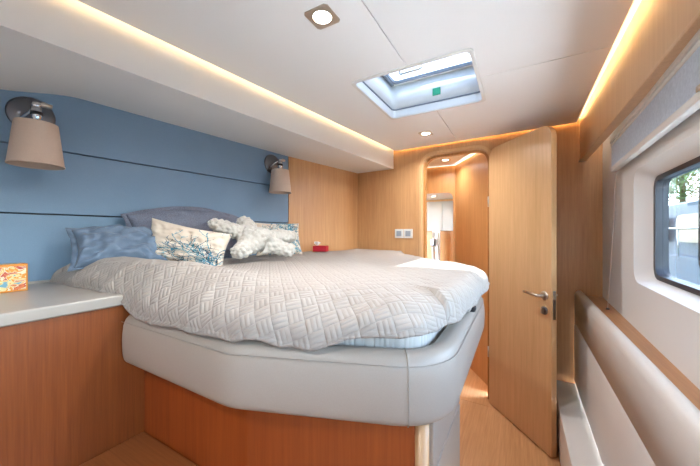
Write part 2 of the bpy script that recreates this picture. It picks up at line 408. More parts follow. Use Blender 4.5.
# ------------------------------------------------------------------ ceiling panels, seams, hatch hole
cl = group_struct('ceiling')
def bx_(y): return -1.013+.115*(y-2.57)                 # soffit face line
def yb(x): return (BO+BU*sx(x)).y - .022                # back edge of the ceiling panels
def cr(y): return .3166+.0125*(y-1.2)                   # right edge
g = .0022
Lp = [(bx_(-1.3)+.03,-1.3),(-.44-g,-1.3),(-.44-g,GY0),(GX0,GY0),(GX0,GY1),(-.44-g,GY1),(-.44-g,HY0),(HX0,HY0),(HX0,HY1),(-.44-g,HY1),(-.44-g,yb(-.44)),(bx_(2.57)+.03,yb(-1.0))]
Rn = [(-.44+g,-1.3),(cr(-1.3),-1.3),(cr(1.55),1.55-g),(HX1,1.55-g),(HX1,HY0),(-.44+g,HY0),(-.44+g,GY1),(GX1,GY1),(GX1,GY0),(-.44+g,GY0)]
Rf = [(HX1,1.55+g),(cr(1.55),1.55+g),(cr(2.5),yb(.33)),(-.44+g,yb(-.44)),(-.44+g,HY1),(HX1,HY1)]
for p in (Lp, Rn, Rf): link('ceiling_panel', prism(B(), p, CH, CH+.016), 'ceil', cl, bevel=.0012)
dk = B()
for (x0,x1,y0,y1) in [(-1.55,HX0-.03,-1.3,2.62),(HX1+.03,.36,-1.3,2.62),(HX0-.03,HX1+.03,-1.3,GY0-.03),(HX0-.03,HX1+.03,GY1+.03,HY0-.03),(HX0-.03,HX1+.03,HY1+.03,2.62)]: box(dk,x0,x1,y0,y1,2.095,2.12)
link('deck_underside', dk, 'ceil', cl)
for nm,(x0,x1,y0,y1) in zip(('deck',)*5,[(-2.4,HX0-.03,-1.4,5.0),(HX1+.03,.47,-1.4,5.0),(HX0-.03,HX1+.03,-1.4,GY0-.03),(HX0-.03,HX1+.03,GY1+.03,HY0-.03),(HX0-.03,HX1+.03,HY1+.03,5.0)]):
    link('deck_panel', box(B(),x0,x1,y0,y1,2.125,2.20), 'ceil', cl)
# soffit box along the left
b0, b1 = (bx_(-1.3), -1.3), (bx_(2.66), 2.66)
def drop(y):
    t = min(1, max(0, (.56-y)/.30)); return .056*t*t*(3-2*t)
bm = B(); NY = 60; NX = 10; gr = []
ys = [2.66-(2.66+1.3)*i/NY for i in range(NY+1)]+[.56-.02*i for i in range(16)]; ys = sorted(set(round(y,4) for y in ys), reverse=True)
for y in ys:
    row = []; f0 = bx_(y); w0 = -1.736+.1042*y-.30
    for j in range(NX+1):
        x = f0+(w0-f0)*j/NX; dist = min(1, (f0-x)/max(.01, f0-(-1.736+.1042*y)))
        row.append(bm.verts.new((x, y, 1.89-drop(y)*dist**1.5)))
    gr.append(row)
for a_, b_ in zip(gr, gr[1:]):
    for j in range(NX): bm.faces.new((a_[j], a_[j+1], b_[j+1], b_[j])).smooth = True
tops = [(bm.verts.new((r[0].co.x, r[0].co.y, 2.09)), bm.verts.new((r[-1].co.x, r[-1].co.y, 2.09))) for r in gr]
for i in range(len(gr)-1):
    bm.faces.new((gr[i][0], gr[i+1][0], tops[i+1][0], tops[i][0])); bm.faces.new((gr[i][-1], tops[i][1], tops[i+1][1], gr[i+1][-1])); bm.faces.new((tops[i][0], tops[i+1][0], tops[i+1][1], tops[i][1]))
bm.faces.new([tops[0][0]]+[v for v in gr[0]]+[tops[0][1]]); bm.faces.new([tops[-1][1]]+[v for v in gr[-1][::-1]]+[tops[-1][0]])
sf = struct(link('trim_5', bm, 'soffit'))
es_ = sf.modifiers.new('es', 'EDGE_SPLIT'); es_.split_angle = math.radians(40)
# ------------------------------------------------------------------ cove light strips
def strip(name, a, b, z0, z1, m, label, off=.0):
    a = Vector((a[0],a[1],0)); b = Vector((b[0],b[1],0))
    return tag(link(name, box(B(), 0, (b-a).length, z0, z1, 0, .004, frame(a, b-a, (0,0,1))), m), label, 'light strip', 'light strips hidden in the ceiling coves')
strip('light_strip', (bx_(2.5)+.034, 2.50), (bx_(-1.2)+.034, -1.2), CH+.018, CH+.030, 'led_w', 'warm white strip light in the ceiling cove above the white soffit')
strip('light_strip', (cr(-1.2)-.002, -1.2), (cr(2.48)-.002, 2.48), CH+.017, CH+.027, 'led_a', 'amber strip light in the ceiling cove above the wooden valance')
strip('light_strip', (.32, yb(.32)-.006), (-.98, yb(-.98)-.006), CH+.017, CH+.027, 'led_a', 'amber strip light in the ceiling cove along the wooden back wall')
strip('light_strip', (-.245,2.745), (-.63,3.37), 2.062, 2.075, 'led_a', 'amber strip light over the slanting hall wall')
strip('light_strip', (-.66,3.345), (-1.2,3.28), 2.062, 2.075, 'led_a', 'amber strip light over the hall wall with the inner opening')
strip('light_strip', (-.7,4.46), (-1.7,4.46), 1.812, 1.816, 'led_dim', 'warm white strip light over the washroom cupboard')
# ------------------------------------------------------------------ downlights
def downlight(x, y, z, label, s=.0475, e=SPOT, grp='square downlights in the cabin ceiling'):
    t = thing('downlight', label, 'light', (x,y,z), 0, grp)
    hole = [(.034*math.cos(2*PI*(i+.5)/32+PI*1.0), .034*math.sin(2*PI*(i+.5)/32+PI*1.0)) for i in range(32)]
    outer = []
    for px, py in hole:
        m_ = max(abs(px), abs(py)); outer.append((px/m_*s, py/m_*s))
    link('bezel', ring_plate(B(), outer, hole, -.003, .0, Matrix.Identity(4)), 'steel', t)
    link('reflector', lathe(B(), [(.0350,-.0008),(.0350,-.0045),(.0325,-.0030),(.0310,-.0008)], 32, None, True), 'chrome', t, True)
    link('lens', lathe(B(), [(0,-.0022),(.0305,-.0022),(.0305,-.0005),(0,-.0005)], 32), 'lens', t, True)
    a = area('downlight_lamp', (x,y,z-.006), (0,0,0), .05, .05, e, (1,.98,.96), 'DISK', math.radians(150))
    a.parent = t; a.location = (0,0,-.006)
    return t
downlight(-.592, .845, CH, 'square steel downlight nearest the viewer in the white ceiling')
downlight(-.612, 2.217, CH, 'small square steel downlight in the ceiling in front of the doorway')
downlight(-.592, -.55, CH, 'added square steel downlight, unseen behind the viewer');  # unseen lamp added to raise the light in the cabin
downlight(-.655, 3.10, 2.04, 'small downlight in the hall ceiling beyond the doorway', e=1.2, grp='downlights beyond the doorway')
downlight(-1.0, 4.0, 1.79, 'small downlight in the washroom ceiling', e=.35, grp='downlights beyond the doorway')
# ------------------------------------------------------------------ hatch
def rr(hx, hy, r, n=6): return rpath([(-hx,-hy),(hx,-hy),(hx,hy),(-hx,hy)], r, n, True)
def hatch(X0, X1, Y0, Y1, label):
    ht = thing('roof_hatch', label, 'hatch', ((X0+X1)/2,(Y0+Y1)/2,CH))
    hx, hy = (X1-X0)/2, (Y1-Y0)/2
    link('trim_ring', ring_plate(B(), rr(hx+.012,hy+.014,.03), rr(hx-.006,hy-.006,.03), -.006, .0, Matrix.Identity(4)), 'white_plain', ht, bevel=.002)
    link('lower_frame', ring_plate(B(), rr(hx+.004,hy+.004,.03), rr(hx-.006,hy-.006,.03), .001, .042, Matrix.Identity(4)), 'white_plain', ht)
    link('seal', ring_plate(B(), rr(hx+.003,hy+.003,.03), rr(hx-.010,hy-.010,.028), .043, .049, Matrix.Identity(4)), 'seal', ht)
    link('coaming', ring_plate(B(), rr(hx+.02,hy+.02,.05), rr(hx-.002,hy-.002,.045), .050, .205, Matrix.Identity(4)), 'white_plain', ht, True)
    ht.children[-1].modifiers.new('es','EDGE_SPLIT').split_angle = math.radians(40)
    link('upper_frame', ring_plate(B(), rr(hx+.02,hy+.02,.05), rr(hx-.022,hy-.022,.03), .206, .222, Matrix.Identity(4)), 'white_plain', ht)
    link('pane_seal', ring_plate(B(), rr(hx-.020,hy-.020,.03), rr(hx-.026,hy-.026,.03), .204, .2235, Matrix.Identity(4)), 'seal', ht)
    link('pane', prism(B(), rr(hx+.01,hy+.01,.03), .2235, .2295), 'hatch_glass', ht)
    link('hinge_block', box(B(), -hx+.003, -hx+.022, -.02, hy-.03, .19, .204), 'seal', ht, bevel=.003)
    link('hinge_block', box(B(), hx-.020, hx-.006, -.02, hy-.03, .19, .204), 'seal', ht, bevel=.003)
    lk = link('handle', tube(B(), [(-.165,.10,.222),(-.165,.10,.185),(-.155,.095,.178),(-.045,.095,.178),(-.035,.10,.185),(-.035,.10,.222)], .006), 'steel', ht, True)
    link('handle_plate', box(B(), -.175,-.025,.085,.115,.217,.223), 'steel', ht, bevel=.002)
    link('label_plate', box(B(), -.012,.035,hy-.008,hy-.0035,.085,.128), 'green', ht)
hatch(HX0, HX1, HY0, HY1, 'closed white skylight hatch with clear pane set in the ceiling')
hatch(GX0, GX1, GY0, GY1, 'second skylight hatch, added unseen behind the viewer for daylight')  # out of view, added to bring more daylight into the cabin
# ------------------------------------------------------------------ cabin door
dm = Vector((.157,2.064,0)); dh = Vector((-.206,2.506,0)); DW = (dm-dh).length; du = (dm-dh).normalized()
DM = frame(dh, du, (0,0,1))      # local (along door, z, out of the cabin-facing face)
dn = du.cross(Vector((0,0,1)))
sgn = -1 if dn.dot(Vector((-1,-1,0))) > 0 else 1      # slab goes away from the camera
outl = rpath([(0,.006),(DW,.006),(DW,1.938),(0,1.938)], [0,.0,.085,.085], 8, True)
dr = group_struct('door_1')
c0, c1 = sorted((0, sgn*.036))
link('leaf', prism(B(), outl, c0, c1, DM), 'wood_door', dr, bevel=.002)
F = -sgn       # cabin-facing side in local c
def dpt(a, z, c): return DM @ Vector((a, z, c))
def rose(face, z, r, name, m):
    bm = B(); s_ = F if face == 'in' else -F; base = 0 if face == 'in' else sgn*.036
    mt = frame(dpt(DW-.048, z, base), du, (0,0,1)); 
    if mt.col[2].to_3d().dot(DM.col[2].to_3d()) * s_ < 0: mt = mt @ Matrix.Scale(-1, 4, (0,0,1))
    lathe(bm, [(0,0),(r,0),(r,.006),(r*.8,.010),(0,.010)], 28, mt); return link(name, bm, m, dr, True)
rose('in', .93, .026, 'handle_rose', 'steel'); rose('in', .842, .024, 'lock_cylinder', 'pewter'); rose('out', .93, .026, 'handle_rose', 'steel')
for face in ('in', 'out'):
    s_ = F if face == 'in' else -F; b_ = 0 if face == 'in' else sgn*.036
    pts = [dpt(DW-.048,.93,b_+s_*.008), dpt(DW-.048,.93,b_+s_*.035), dpt(DW-.054,.93,b_+s_*.044), dpt(DW-.066,.931,b_+s_*.047), dpt(DW-.16,.936,b_+s_*.047)]
    link('lever_handle', tube(B(), pts, [.010,.010,.010,.009,.0075]), 'steel', dr, True)
link('key_turn', box(B(), DW-.054, DW-.042, .826, .858, min(F*.010,F*.024), max(F*.010,F*.024), DM), 'steel', dr, bevel=.002)
lp = link('latch_plate', box(B(), DW, DW+.002, .80, .965, min(sgn*.009,sgn*.027), max(sgn*.009,sgn*.027), DM), 'chrome', dr)
link('latch_bolt', box(B(), DW+.002, DW+.008, .915, .938, min(sgn*.012,sgn*.024), max(sgn*.012,sgn*.024), DM), 'steel', lp)
link('hinge', tube(B(), [(dh.x-.004,dh.y+.008,.35),(dh.x-.004,dh.y+.008,.43)], .007), 'steel', dr, True)
link('hinge', tube(B(), [(dh.x-.004,dh.y+.008,1.5),(dh.x-.004,dh.y+.008,1.58)], .007), 'steel', dr, True)
# ------------------------------------------------------------------ switches
for i, lab in enumerate(('left one of the two square white switch plates on the wooden wall', 'right one of the two square white switch plates, nearer the doorway')):
    x = -.955+i*.087; p = BO+BU*sx(x)
    t = tag(link('light_switch', box(B(), -.041,.041,-.041,.041,.0,.008, frame((p.x,p.y,1.295), BU, (0,0,1))), 'switch', bevel=.002), lab, 'light switch', 'switch plates by the doorway')
    link('rocker', box(B(), -.024,.024,-.024,.024,.0085,.0115, frame((p.x,p.y,1.295), BU, (0,0,1))), 'rocker', t, bevel=.0015)
# ------------------------------------------------------------------ blind
t = thing('roller_blind', 'pale blue woven blind drawn up over the window', 'blind', (0,0,0))
bmat = frame((lx(-1.2)-.030, -1.2, 0), LU, (0,0,1))
BLn = sy(2.02)-sy(-1.2)
link('head_rail', box(B(), 0, BLn, 1.765, 1.80, -.016, .016, bmat), 'white_plain', t, bevel=.003)
link('blind_fabric', box(B(), .004, BLn-.004, 1.636, 1.765, -.009, .007, bmat), 'blind', t)
link('top_rail', box(B(), 0, BLn, 1.748, 1.762, -.012, .012, bmat), 'white_plain', t, bevel=.002)
link('bottom_rail', box(B(), 0, BLn, 1.616, 1.640, -.013, .013, bmat), 'white_plain', t, bevel=.003)
link('rail_clip', box(B(), sy(1.02)-sy(-1.2)-.012, sy(1.02)-sy(-1.2)+.012, 1.636, 1.650, .0135, .017, bmat), 'steel', t, bevel=.001)
link('rail_clip', box(B(), sy(1.02)-sy(-1.2)-.012, sy(1.02)-sy(-1.2)+.012, 1.636, 1.650, -.017, -.0135, bmat), 'steel', t, bevel=.001)
c = link('pull_cord', tube(B(), [(.432,2.03,1.63),(.430,2.05,1.4),(.424,2.09,1.1),(.418,2.12,.90),(.418,2.12,.885)], .0016, 6), 'cord', t, True)
link('cord_anchor', lathe(B(), [(0,0),(.008,0),(.008,.006),(.003,.010),(0,.010)], 16, Matrix.Translation((.418,2.12,.8805))), 'pewter', t, True)
# ------------------------------------------------------------------ remaining shell behind the viewer
struct(link('wall_front', box(B(), -2.4, .6, -1.36, -1.3, 0, 2.12), 'white_wall'))
# ------------------------------------------------------------------ counter, cabinet, step
CTZ = 1.10
bc = thing('bedside_cabinet', 'low oak cabinet under the white counter at the left wall', 'cabinet', (-1.4,0,0))
for y0, y1 in ((-1.28,-.60),(-.597,.542)):
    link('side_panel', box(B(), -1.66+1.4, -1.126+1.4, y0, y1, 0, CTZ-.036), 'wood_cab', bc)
tag(link('countertop', prism(B(), rpath([(-1.118,-1.28),(-1.118,.468),(-1.135,.55),(-1.672,.55),(-1.864,-1.28)],[0,.0,0,0,0]), CTZ-.035, CTZ), 'counter', bevel=.006, seg=3),
    'white countertop with rounded edge on the oak cabinet under the blue wall', 'countertop')
upst = link('back_strip', sweep(B(), [(-1.664,.60),(-1.862,-1.28)], [(-.012,CTZ+.0005),(-.012,CTZ+.008),(-.001,CTZ+.008),(-.001,CTZ+.0005)]), 'counter', bpy.data.objects['countertop'])
st = thing('bed_step', 'oak boarding step in the corner between cabinet and bed base', 'step', (-1.0,.4,0))
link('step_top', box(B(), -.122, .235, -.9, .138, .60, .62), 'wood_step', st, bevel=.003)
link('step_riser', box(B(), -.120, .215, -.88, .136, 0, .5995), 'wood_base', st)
# ------------------------------------------------------------------ bed
bed = thing('bed', 'island bed with oak base and cream padded leather surround', 'bed', (0,0,0))
ZB, ZT = .878, 1.038
ring = [(-1.124,.474),(-.60,.470),(-.130,.642),(-.135,1.46),(-.80,2.20),(-.95,2.56)]
rp = rpath(ring, [0,.20,.17,.25,.25,0], 12)
# travel goes +X then +Y: outward (room side) is to the right of travel
base_r = rpath([(-1.10,.542),(-.61,.542),(-.185,.668),(-.175,.672)], [0,.03,.0,0], 6)
bpoly = rpath([(-1.65,.554),(-1.10,.542),(-.62,.542),(-.205,.655),(-.195,.672),(-.195,1.02),(-.85,1.75),(-1.0,2.5),(-1.36,2.5),(-1.52,1.75)], [0,0,.05,.015,0,0,0,0,0,0], 5, True)
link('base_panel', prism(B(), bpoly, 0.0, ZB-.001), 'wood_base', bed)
link('corner_post', tube(B(), [(-.192,.664,0),(-.192,.664,ZB-.002)], .016, 24), 'wood_door', bed, True)  # pale oak stands in for the highlight on the rounded wood corner
link('foot_panel', box(B(), -.194, -.168, .672, 1.01, .758, ZB-.001), 'leather', bed, bevel=.003)
link('foot_panel', box(B(), -.194, -.168, .672, 1.01, 0.0, .752), 'leather', bed, bevel=.003)
rail_prof = [(-.062,ZB),(-.010,ZB),(0,ZB+.006),(.004,ZB+.03),(.006,ZB+.08),(.002,ZB+.128),(-.006,ZB+.146),(-.020,ZB+.158),(-.036,ZB+.160),(-.052,ZB+.155),(-.062,ZB+.14)]
rl = sweep(B(), [(p.x,p.y) for p in resample(rp, .02)], rail_prof)
rail = link('padded_rail', rl, 'leather', bed, True); rail.modifiers.new('s','SUBSURF').render_levels = 1
# stitched seams on the rail
def on_rail(prof, x0, y0):   # a vertical seam at plan position
    P = resample(rp, .02); i = min(range(len(P)), key=lambda q: (P[q]-Vector((x0,y0))).length)
    e = (P[i+1]-P[i-1]).normalized(); n = Vector((e.y,-e.x)); return [(P[i].x+n.x*(o+.0008), P[i].y+n.y*(o+.0008), z) for o, z in prof]
M['thread'] = mat('seam_thread', (172,161,148), .6)
link('seam', tube(B(), on_rail(rail_prof[1:10], -.212,.628), .0013, 6), 'thread', rail, True)
link('seam', sweep(B(), [(p.x,p.y) for p in resample(rp, .02)], [(.0005,ZB+.133),(.0024,ZB+.134),(.0005,ZB+.135)]), 'thread', rail, True)
link('rail_bracket', box(B(), -.158,-.128, 1.05, 1.09, ZT+.001, ZT+.016), 'black', bed, bevel=.004)
# mattress
mp = rpath([(-1.58,.56),(-1.13,.555),(-.62,.528),(-.196,.684),(-.198,1.42),(-.84,2.14),(-1.0,2.50),(-1.37,2.50),(-1.50,1.76)], [0,0,.1,.09,.2,.1,.1,.05,0], 8, True)
ma = link('mattress', prism(B(), mp, .90, 1.105), 'mattress', bevel=.02, seg=4)
tag(ma, 'thick white quilted mattress under the woven coverlet', 'mattress')
# coverlet: cloth laid over the mattress, draping to the padded rail and over the counter
def edge_z(x, y):
    def ss(a, b, t): t = min(1, max(0, (t-a)/(b-a))); return t*t*(3-2*t)
    z = 1.052                                  # near side and diagonal: lies on the padded rail
    z = z + (1.108-z)*(1-ss(-1.16,-1.06, x)) if y < .8 else z  # counter side
    f = ss(-.46,-.24,x) if y < .9 else 1        # lifts clear of the mattress edge towards the foot
    z = max(z, 1.052+.034*f)
    return z
def wob(t, k, s): return noise.noise(Vector((t*k, s, 0)))
ctrl = [(-1.672,.455),(-1.45,.452),(-1.12,.470),(-1.02,.472),(-.60,.478),(-.40,.535),(-.190,.640),(-.135,.80),(-.118,1.20),(-.118,1.47),(-.74,2.22),(-.90,2.56),(-1.385,2.575),(-1.553,1.72),(-1.660,.60)]
rr_ = [.02,0,0,0,.12,0,.11,.10,0,.22,.2,.05,.05,0,.05]
oc = resample([Vector(p) for p in rpath(ctrl, rr_, 8, True)]+[Vector(ctrl[0])], .008)
# remove duplicate end
if (oc[0]-oc[-1]).length < 1e-6: oc = oc[:-1]
cen = Vector((-.85, 1.35))
NR = 150
bm = B(); uvl = bm.loops.layers.uv.new('UVMap')
rings = []; uvs = []
def surf(p, q, d):
    """height at p; q = outline point, d = distance inside outline"""
    e = edge_z(q.x, q.y); head = q.x < -1.5 and q.y > .5
    wid = .17 if q.y < .75 else (.07 if q.x > -.3 else .10)
    if q.x > -1.0 and q.y < .75: wid = .20
    if q.x < -1.12 and q.y < .75: wid = .075
    elif q.x < -.95 and q.y < .75: wid = .075+.095*(q.x+1.12)/.17
    t = min(1, max(0, d/wid)); prof = math.sqrt(max(0, 1-(1-t)**2.3))
    z = e+(1.148-e)*prof
    if q.x < -1.5 and q.y > .5: z = 1.148
    z += .052*math.exp(-((p.y-.60)/.15)**2)*min(1, max(0, (-p.x-.65)/.35))*t
    # soft swells and diagonal drag folds
    P3 = Vector((p.x*4, p.y*4, 0)); z += .006*noise.noise(P3)*t
    u = (p.x*.62+p.y*1.0); v = (p.x*1.0-p.y*.6)
    amp = (1-t)*.5+.5*math.exp(-(d/.30)**2)
    near = 1 if q.y < .9 else .35
    z += near*amp*.018*noise.noise(Vector((v*13+noise.noise(P3)*.8, u*3.2, 1.7)))
    z += near*amp*.005*noise.noise(Vector((p.x*30, p.y*22, 4)))
    return z
n = len(oc); acc = None
for k in range(NR+1):
    s = 1-(1-k/NR)**1.8 if k else 0
    row = []; 
    for i, q in enumerate(oc):
        w = wob(i*.008, 7, .3)*.010+wob(i*.008, 19, 5)*.005
        dirv = (q-cen); L = dirv.length; dd = dirv/L
        if q.x < -1.3 and q.y > .5: w = 0
        if q.y > 2.3: w = min(w, 0)
        qq = q+dd*w
        p = cen.lerp(qq, s)
        # distance to outline along the local normal
        e = (oc[(i+1)%n]-oc[i-1]).normalized(); nn = Vector((e.y,-e.x)); d = abs((qq-p).dot(nn))
        row.append(Vector((p.x, p.y, surf(p, q, d))))
    rings.append(row)
# rolled, tucked hem
hem = [[], [], []]
for i, q in enumerate(rings[-1]):
    dd = (Vector((q.x,q.y))-cen).normalized(); lim = 1 if not (q.x < -1.5 and q.y > .55) and q.y < 2.45 else 0
    hem[0].append(Vector((q.x+dd.x*.006*lim, q.y+dd.y*.006*lim, q.z-.006)))
    hem[1].append(Vector((q.x+dd.x*.003*lim, q.y+dd.y*.003*lim, q.z-.013)))
    hem[2].append(Vector((q.x-dd.x*.03, q.y-dd.y*.03, q.z-.010)))
allr = rings+hem
vr = [[bm.verts.new(p) for p in row] for row in allr[1:]]; vc = bm.verts.new((cen.x, cen.y, 1.148))
uvm = {vc: (cen.x, cen.y)}
acc = [0]*n
for k, row in enumerate(vr):
    prev = allr[k]
    for i, v in enumerate(row):
        acc[i] += (allr[k+1][i]-prev[i]).length if k else (allr[1][i]-Vector((cen.x,cen.y,1.138))).length
        dd = (oc[i]-cen).normalized(); uvm[v] = (cen.x+dd.x*acc[i], cen.y+dd.y*acc[i])
def addf(vs):
    f = bm.faces.new(vs); f.smooth = True
    for lp_ in f.loops: lp_[uvl].uv = uvm[lp_.vert]
for i in range(n): addf((vc, vr[0][i], vr[0][(i+1)%n]))
for k in range(len(vr)-1):
    for i in range(n): addf((vr[k][i], vr[k+1][i], vr[k+1][(i+1)%n], vr[k][(i+1)%n]))
cv = link('coverlet', bm, 'duvet', smooth=True)
tag(cv, 'rumpled off white woven coverlet spread over the island bed', 'bedspread')
# ------------------------------------------------------------------ pillows
def pillow(name, m, w, h, th, loc, X, Y, label, cat='pillow', seed=0, sag=.0, flange=0, nu=56, wr=.012, paint=None, group=None):
    """X, Y: width and height axes in world; thickness along X x Y"""
    bm = B(); X = Vector(X).normalized(); Y = Vector(Y); Y = (Y-X*Y.dot(X)).normalized(); Z = X.cross(Y)
    mt = Matrix((X, Y, Z)).transposed().to_4x4(); mt.translation = Vector(loc)
    top = {}; bot = {}
    for i in range(nu+1):
        for j in range(nu+1):
            u = -1+2*i/nu; v = -1+2*j/nu
            pin = 1-.10*(1-abs(v)**2)*abs(u)**3 if True else 1
            piv = 1-.10*(1-abs(u)**2)*abs(v)**3
            x = w/2*u*pin; y = h/2*v*piv
            c = max(0, (1-abs(u)**2.6))*max(0, (1-abs(v)**2.6)); z = th/2*c**.42
            nz = noise.noise(Vector((u*2.3+seed, v*2.3, seed)))*wr*2+noise.noise(Vector((u*6+seed, v*5, seed+3)))*wr
            rad = math.hypot(u, v); edge_w = math.exp(-((rad-1)/.25)**2)
            fold = math.sin(math.atan2(v, u)*14+seed*3)*wr*.55*edge_w
            e = min(1, c*4)
            y -= sag*(1-v)*0 + sag*u*u*(.5+.5*v)
            top[i,j] = bm.verts.new(mt @ Vector((x, y, z+(nz+fold)*e+.0015)))
            bot[i,j] = top[i,j] if (i in (0,nu) or j in (0,nu)) else bm.verts.new(mt @ Vector((x, y, -z+nz*e*.5-.0015)))
    for i in range(nu):
        for j in range(nu):
            bm.faces.new((top[i,j],top[i+1,j],top[i+1,j+1],top[i,j+1])); bm.faces.new((bot[i,j],bot[i,j+1],bot[i+1,j+1],bot[i+1,j]))
    o = link(name, bm, m, smooth=True)
    if paint is not None:
        ca = o.data.color_attributes.new('print', 'FLOAT_COLOR', 'POINT'); S_ = len(paint)
        for (i,j), v in [((i,j), (i,j)) for i in range(nu+1) for j in range(nu+1)]: pass
    tag(o, label, cat, group)
    if flange:
        fb = B(); loops = []
        for r_ in (0, flange):
            L_ = []
            for k_ in range(80):
                a = k_/80*4; q = int(a); f = -1+2*(a-q)
                u, v = ((f,-1),(1,f),(-f,1),(-1,-f))[q]
                pin = 1-.10*(1-abs(v)**2)*abs(u)**3; piv = 1-.10*(1-abs(u)**2)*abs(v)**3
                x = w/2*u*pin; y = h/2*v*piv; y -= sag*u*u*(.5+.5*v); l_ = math.hypot(x, y)
                L_.append(Vector((x*(1+r_/l_), y*(1+r_/l_), .005*math.sin(k_*1.3+seed)*(r_ > 0))))
            loops.append(L_)
        vs = [[[fb.verts.new(mt @ (p+Vector((0,0,dz)))) for p in L_] for L_ in loops] for dz in (.0025,-.0025)]
        for k_ in range(80):
            k2 = (k_+1)%80
            fb.faces.new((vs[0][0][k_],vs[0][1][k_],vs[0][1][k2],vs[0][0][k2])); fb.faces.new((vs[1][0][k_],vs[1][0][k2],vs[1][1][k2],vs[1][1][k_]))
            fb.faces.new((vs[0][1][k_],vs[1][1][k_],vs[1][1][k2],vs[0][1][k2]))
        link('flange', fb, m, o, True)
    return o, top, bot
# coral print drawn once as branching strokes into a small raster, carried on the cushion's vertices
def coral_raster(n, seed):
    rnd = random.Random(seed); R = [[None]*n for _ in range(n)]
    cols = [srgb(22,48,82), srgb(28,110,140), srgb(40,140,165), srgb(110,175,195), srgb(24,30,48)]
    def dot(x, y, r, c):
        for i in range(int((x-r)*n), int((x+r)*n)+2):
            for j in range(int((y-r)*n), int((y+r)*n)+2):
                if 0 <= i < n and 0 <= j < n and (i/n-x)**2+(j/n-y)**2 <= r*r: R[i][j] = c
    def grow(x, y, a, L, r, dep, c):
        st_ = int(L/.006)
        for k_ in range(st_):
            a += rnd.uniform(-.16,.16); x += .006*math.cos(a); y += .006*math.sin(a); dot(x, y, r, c)
            if dep > 0 and rnd.random() < .07: grow(x, y, a+rnd.choice((-1,1))*rnd.uniform(.5,.95), L*rnd.uniform(.35,.6), max(.0034, r*.8), dep-1, rnd.choice(cols) if rnd.random() < .5 else c)
    for a in (1.7,2.1,2.45,2.8): grow(.97, .06, a, .95, .0058, 3, rnd.choice(cols[:3]))
    for a in (3.0,): grow(.98, .10, a, .6, .005, 3, rnd.choice(cols[1:4]))
    return R
cm = mat('coral_print_cotton', (226,212,196), .85); k = N(cm); at = k.n('ShaderNodeAttribute'); at.attribute_name = 'print'
k.l(at.outputs['Color'], k.b.inputs['Base Color']); k.bump(k.noise(k.coord(), 500, 2), .0004, .5); M['coral'] = cm
def coral_cushion(loc, X, Y, w, h, th, label, seed):
    NU = 190
    o, top, bot = pillow('coral_cushion', 'coral', w, h, th, loc, X, Y, label, 'cushion', seed, nu=NU, wr=.006, group='coral print cushions')
    R = coral_raster(256, seed); base = srgb(232,216,198)
    ca = o.data.color_attributes.new('print', 'FLOAT_COLOR', 'POINT')
    # vertex order follows creation: top first, then bottom when distinct
    idx = 0; data = []
    for i in range(NU+1):
        for j in range(NU+1):
            c = R[min(255, int(i/NU*255))][min(255, int(j/NU*255))] or base
            data.append(c)
            if not (i in (0,NU) or j in (0,NU)): data.append(c)
    for q, c in enumerate(data): ca.data[q].color = c
    return o
pillow('pillow', 'pillow_grey', .62, .30, .10, (-1.563,1.00,1.292), (.104,1,0), (-.10,.01,1), 'large slate grey linen pillow leaning on the blue wall behind the others', seed=2.2, flange=.02, wr=.008, sag=.06)
pillow('pillow', 'pillow_blue', .36, .20, .115, (-1.505,.655,1.240), (.20,1,-.03), (-.55,.10,.8), 'light blue satin pillow, leftmost at the head of the bed', seed=5.1, flange=.018, wr=.012, sag=.02)
coral_cushion((-1.362,.842,1.240), (.80,.52,-.20), (-.15,.0,.95), .38, .19, .10, 'cream cushion with teal coral print left of the starfish', 11)
coral_cushion((-1.36,1.45,1.262), (.5,.85,0), (-.3,.1,.9), .30, .22, .09, 'cream coral print cushion mostly hidden behind the starfish', 23)
# starfish
def starfish():
    bm = B(); sl = bm.verts.layers.skin.verify() if hasattr(bm.verts.layers.skin, 'verify') else None
    me = bpy.data.meshes.new('starfish_cushion')
    c = Vector((-1.22,1.12,1.262))
    tips = [((-1.37,.946,1.360),.036), ((-1.377,1.17,1.385),.042), ((-1.13,1.366,1.285),.040), ((-1.045,1.246,1.195),.046), ((-1.18,.961,1.195),.048)]
    verts = [c]; edges = []; rad = [.080]
    for t_, r_ in tips:
        t_ = Vector(t_); last = 0
        for f in (.35,.7,1.0):
            p = c.lerp(t_, f); 
            verts.append(p); edges.append((last, len(verts)-1)); last = len(verts)-1; rad.append({.35:.062,.7:.052,1.0:r_*.98}[f])
    me.from_pydata([tuple(v) for v in verts], edges, [])
    o = bpy.data.objects.new('starfish_cushion', me); COL.objects.link(o)
    sk = o.modifiers.new('skin', 'SKIN'); sk.use_smooth_shade = True
    for i, v in enumerate(me.skin_vertices[0].data): v.radius = (rad[i], rad[i]*.85); v.use_root = (i == 0)
    s1 = o.modifiers.new('sub', 'SUBSURF'); s1.levels = s1.render_levels = 4
    tx = bpy.data.textures.new('pile_bobbles', 'VORONOI'); tx.noise_scale = .022; tx.distance_metric = 'DISTANCE'
    dp = o.modifiers.new('pile', 'DISPLACE'); dp.texture = tx; dp.texture_coords = 'LOCAL'; dp.strength = -.017; dp.mid_level = .3
    me.materials.append(M['pile'])
    return tag(o, 'fluffy white starfish shaped cushion lying on the pillows', 'cushion')
starfish()
